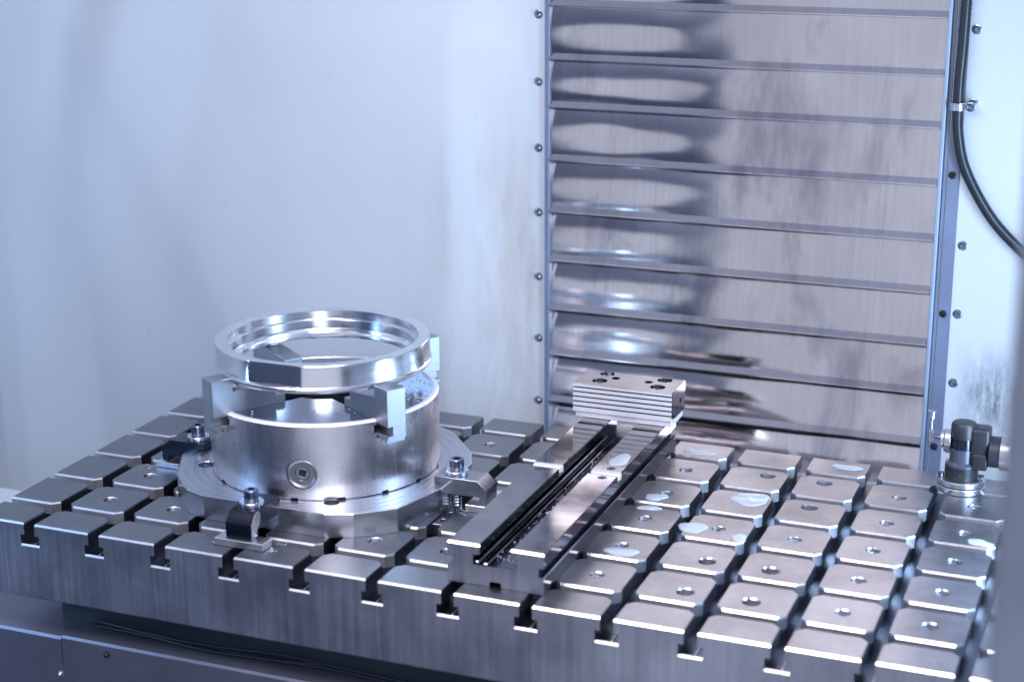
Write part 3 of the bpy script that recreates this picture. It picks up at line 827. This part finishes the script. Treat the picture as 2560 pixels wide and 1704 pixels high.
# hose with clip
HP = [(10.70, 7.6), (10.687, 6.409), (10.68, 5.802), (10.664, 5.311), (10.668, 4.939), (10.69, 4.564), (10.79, 4.128), (11.005, 3.698), (11.278, 3.302), (11.606, 2.975), (11.95, 2.70), (12.5, 2.3)]
path = catmull([(x, WY-0.16, z) for x, z in HP], 22)
bm = new(); tube(bm, path, 0.078, 14, True, lambda i: 0.080 if i % 2 else 0.072)
hose = obj('coolant_hose', bm, M['hose'], None, smooth=60)
tag(hose, 'black ribbed hose curving down over the white wall at upper right', 'hose')
clip = thing('hose_clip', 'small metal clip holding the black hose to the wall', 'clip', (10.668, WY-0.16, 4.93))
bm = new(); lathe(bm, [(0.095, -0.06), (0.112, -0.05), (0.112, 0.05), (0.095, 0.06)], 32, (0, 0), True); obj('clip_band', bm, M['zinc'], clip, smooth=40)
bm = new(); box(bm, 0.09, 0.24, -0.02, 0.155, -0.05, 0.05, 0.01); obj('clip_ear', bm, M['zinc'], clip)
o = obj('clip_screw', dm, None, clip, (0.175, -0.02, 0.0))

# ================================================================ UNDER THE TABLE
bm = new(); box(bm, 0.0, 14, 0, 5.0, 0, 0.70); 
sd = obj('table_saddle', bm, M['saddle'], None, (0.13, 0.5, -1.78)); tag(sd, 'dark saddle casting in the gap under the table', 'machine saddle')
cv = thing('front_cover', 'grey sheet-metal cover below the front edge of the table', 'sheet cover', (0, 0, -4.0))
TOP = -1.545
bm = new(); prism(bm, [(0.0, 0), (0.0, 4+TOP-0.03), (0.03, 4+TOP), (0.52, 4+TOP-0.02), (0.52, 4+TOP-0.06), (0.05, 4+TOP-0.06), (0.05, 0)], 0.455, 14, 'x'); obj('cover_sheet', bm, M['cover'], cv)
bm = new(); prism(bm, [(0.0, 0), (0.0, 4+TOP-0.055), (0.03, 4+TOP-0.02), (2.4, 4+TOP-0.02), (2.4, 4+TOP-0.06), (0.05, 4+TOP-0.06), (0.05, 0)], -7, 0.44, 'x'); obj('apron_sheet', bm, M['cover'], cv)
bm = new(); box(bm, 0.39, 0.56, -0.004, 0.02, 4-2.5, 4-1.98); obj('cover_tab', bm, M['cover'], cv)
for x, z, m_ in ((1.161, -1.687, 'dark'), (0.407, -2.10, 'zinc'), (0.75, -2.4, 'dark')):
    o = obj('cover_screw', dome_screw(0.035, m_ if m_ != 'zinc' else 'zinc'), None, cv, (x, -0.005, z+4))
for n_, (y0, z0_) in enumerate(((0.40, 0.03), (0.33, 0.03), (0.37, 0.075))):
    pts = catmull([(0.62+n_*.1+k*0.9, y0+math.sin(k*1.7+n_)*0.05, TOP+z0_+0.01*math.sin(k*2.1+n_)) for k in range(11)], 8)
    bm = new(); tube(bm, pts, 0.022, 8); o = obj('cable', bm, M['hose'], None, smooth=60)
    tag(o, ['thin black cable nearest the saddle, under the table edge', 'thin black cable nearest the cover front edge, under the table', 'thin black cable lying on top of the other two under the table'][n_], 'cable', 'cables lying on the cover')
lg = obj('ledge', box(new(), -3, 1.9, -0.9, 0.9, -0.1, 0), M['ledge'], None, (-4.2, 3.5, -1.62)); tag(lg, 'pale blurred ledge at the left edge beyond the table', 'ledge')

# unseen enclosure around the table; door frame and sill added for their reflections
M['grey_paint'] = simple('dark_blue_grey_paint', (0.045, 0.06, 0.10), 0.45)
M['door_paint'] = simple('blue_grey_door_paint', (0.125, 0.15, 0.22), 0.5)
M['pale_paint'] = simple('pale_enamel', (0.55, 0.56, 0.62), 0.4)
fl = obj('floor', box(new(), -6.2, 15, -7, 8, -0.1, 0), simple('floor_paint', (0.16, 0.18, 0.24), 0.5), None, (0, 0, -4.2)); tag(fl, kind='structure')
ce = obj('ceiling', box(new(), -6.2, 15, -6.5, 8, 0, 0.1), simple('ceiling_paint', (0.62, 0.58, 0.62), 0.5), None, (0, 0, 14)); tag(ce, kind='structure')
dl = thing('reflected_door_frame', 'unseen dark door frame, its opening shaped for the slat reflections, at the left front of the table', 'door', (0, -6.5, -4.2))
for x0, x1, z0, z1 in ((-6.2, -0.95, 0, 18), (2.72, 3.3, 0, 18), (-0.95, 2.72, 0, 5.1), (-0.95, 2.72, 10.9, 18)):
    obj('reflection_panel', box(new(), x0, x1, -0.1, 0, z0, z1), M['door_paint'], dl)
for (x, z, sx, sz) in ((-0.95, 5.1, 1, 1), (2.72, 5.1, -1, 1), (-0.95, 10.9, 1, -1), (2.72, 10.9, -1, -1)):  # corner pieces round off the opening as the slats reflect it
    obj('reflection_corner', prism(new(), [(x, z), (x+sx*1.2, z), (x+sx*0.35, z+sz*0.7), (x, z+sz*2.4)], -0.1, 0, 'y'), M['door_paint'], dl)
obj('door_jamb', box(new(), -6.2, -6.1, 0, 3.0, 0, 18), M['door_paint'], dl)
sl = obj('reflection_sill', box(new(), 3.41, 6, -0.1, 0, 0, 2.4), M['grey_paint'], None, (0, -6.5, -4.2)); tag(sl, 'unseen low dark wall in front of the machine table, sized for its reflections', 'sill')
sr = thing('enclosure_wall', 'dark side wall at the far right of the machine', 'wall', (15, 0, -4.2))
obj('wall_sheet', box(new(), 0, 0.15, -6.5, 8, 0, 18), simple('mid_blue_paint', (0.36, 0.44, 0.55), 0.4), sr)

# foreground door edge, far out of focus
dr = thing('door_post', 'blurred grey door edge down the right side of the picture', 'door', (0, 0, 0))
# ---- placed from the camera position: a vertical post 10.6 dm in front of the lens
def ray_at(px, py, dist):
    d = CF+CX*((px-1280)/4312.3)-CY*((py-852)/4312.3)
    return Vector((13.7795, -17.2747, 8.5961))+d*dist
pt = ray_at(2497, 1250, 10.3)
dr.location = Vector((pt.x, pt.y, -2))*S
bm = new(); box(bm, 0, 2.6, 0.0, 0.5, 0, 13, 0.08, 3); obj('post', bm, M['door'], dr)

# ================================================================ COOLANT PUDDLES, DROPS, CHIPS
def puddle(label, cx, cy, rx, ry, z=0.0, seed=0, rot=0, hole=None):
    bm = new(); n = 36; random.seed(seed)
    ph = [random.uniform(0, 6.28) for _ in range(4)]
    ringz = [(1.0, 0.002), (0.97, 0.009), (0.85, 0.013)]
    rings = []
    for f, zz_ in ringz:
        r_ = []
        for i in range(n):
            a = 2*math.pi*i/n
            k = 1+0.13*math.sin(2*a+ph[0])+0.08*math.sin(3*a+ph[1])+0.05*math.sin(5*a+ph[2])
            x, y = rx*k*f*math.cos(a), ry*k*f*math.sin(a)
            r_.append(bm.verts.new((x*math.cos(rot)-y*math.sin(rot), x*math.sin(rot)+y*math.cos(rot), zz_)))
        rings.append(r_)
    for A, B in zip(rings, rings[1:]):
        for i in range(n): bm.faces.new((A[i], A[(i+1) % n], B[(i+1) % n], B[i]))
    bm.faces.new(rings[-1])
    o = obj('coolant_puddle', bm, M['milk'], None, (cx, cy, z), smooth=60)
    return tag(o, label, 'puddle', 'milky coolant puddles')
puddle('bright milky puddle in front of the hole, right of the vise front end', 7.645, 1.90, 0.20, 0.14, 0, 1)
puddle('milky puddle behind a slot, midway along the right side of the vise', 7.50, 3.86, 0.15, 0.13, 0, 2)
puddle('thin milky puddle in front of a slot, midway along the right side of the vise', 7.53, 3.45, 0.15, 0.09, 0, 3, 0.2)
puddle('large milky puddle left of the hole on the block behind the two open bores', 8.26, 2.99, 0.17, 0.20, 0, 4, 0.5)
puddle('milky puddle spilling toward the slot, right of the large one', 8.91, 2.86, 0.11, 0.13, 0, 5)
puddle('milky puddle surrounding a flooded round hole, fifth row', 8.71, 4.24, 0.29, 0.22, 0, 6, 0.05)
puddle('faint milky puddle on the back edge block beside the vise jaw', 7.56, 5.80, 0.22, 0.10, 0, 7)
puddle('faint milky smear on the back edge block two slots left of the probe', 9.70, 5.93, 0.20, 0.10, 0, 8)
puddle('milky puddle on the dim block in front of the probe base', 11.80, 3.80, 0.16, 0.11, 0, 9)
puddle('milky puddle on top of the right vise rail', 7.02, 3.72, 0.13, 0.24, 0.52, 10, -0.2)
bm = new(); slab(bm, circle(0, 0, 0.085, 28), 0, 0.016, 0.006, [(0, 0, 0.066, 0.006, 0.004, 28)]); fp = obj('flooded_plug', bm, M['milk'], None, (8.745, 4.235, 0.004))
tag(fp, 'round plug drowned in the milky puddle, fifth row', 'plug')
bm = new(); random.seed(3)
for _ in range(480):
    y = random.uniform(0.5, 4.8); x = 6.568+random.choice([random.uniform(0.02, 0.27), random.uniform(-0.1, 0.27), random.gauss(0.21, 0.03)])
    if x > 6.568+0.198 and False: continue
    r = random.uniform(0.004, 0.013)
    z = 0.264 if x < 6.568+0.19 else 0.264
    bmesh.ops.create_icosphere(bm, subdivisions=1, radius=r, matrix=Matrix.Translation((x, y, z+r*0.6)))
o = obj('coolant_drops', bm, M['drop'], None, smooth=90); tag(o, 'tiny coolant drops and bubbles along the vise channel', 'drops', None, 'stuff')
bm = new(); random.seed(5)
for _ in range(150):
    x, y = random.uniform(-0.6, 12.8), random.uniform(0.05, 6.1)
    fx = x % 1.0
    if x > 0 and fx < G+0.02: continue
    r = random.uniform(0.002, 0.008)
    if (x-C[0])**2+(y-C[1])**2 < 4.7: continue
    z = 0.0
    if 5.94 < x < 7.2 and y > 0.33:
        if abs(x-6.568) < 0.22 or y > 5.2: continue
        z = 0.52
    bmesh.ops.create_icosphere(bm, subdivisions=1, radius=r, matrix=Matrix.Translation((x, y, z+r*0.5)))
o = obj('metal_swarf', bm, M['zinc'], None); tag(o, 'fine bright metal chips scattered over the table blocks', 'chips', None, 'stuff')

bm = new(); random.seed(11)
for _ in range(260):
    a = R(random.uniform(-28, 52)) if random.random() < 0.8 else random.uniform(0, 6.28); r = random.uniform(0.7, 1.47)
    if any(abs((math.degrees(a)-b+180) % 360-180) < 9 for b in JA): continue
    d = random.uniform(0.004, 0.018)
    bmesh.ops.create_icosphere(bm, subdivisions=1, radius=d, matrix=Matrix.Translation((C[0]+r*math.cos(a), C[1]+r*math.sin(a), 1.363+d*0.25)) @ Matrix.Diagonal((1.3, 1, 0.5, 1)))
o = obj('coolant_drops', bm, M['drop'], None, smooth=90); tag(o, 'coolant drops spattered over the wet top of the chuck', 'drops', None, 'stuff')
bm = new(); random.seed(12)
for cx_, cy_ in ((2.70, 0.62), (3.50, 0.55), (3.52, 0.35), (2.68, 0.30), (0.42, 2.42), (5.3, 2.35)):
    for _ in range(5):
        x, y = cx_+random.gauss(0, 0.04), cy_+random.gauss(0, 0.04); a0 = random.uniform(0, 6.28); rr = random.uniform(0.012, 0.03)
        pts = [(x+rr*math.cos(a0+k*0.7), y+rr*math.sin(a0+k*0.7), 0.006+k*0.003) for k in range(7)]
        tube(bm, pts, 0.004, 5)
o = obj('curled_swarf', bm, M['zinc'], None, smooth=60); tag(o, 'curled bright swarf lying beside the packing strips', 'swarf', None, 'stuff')
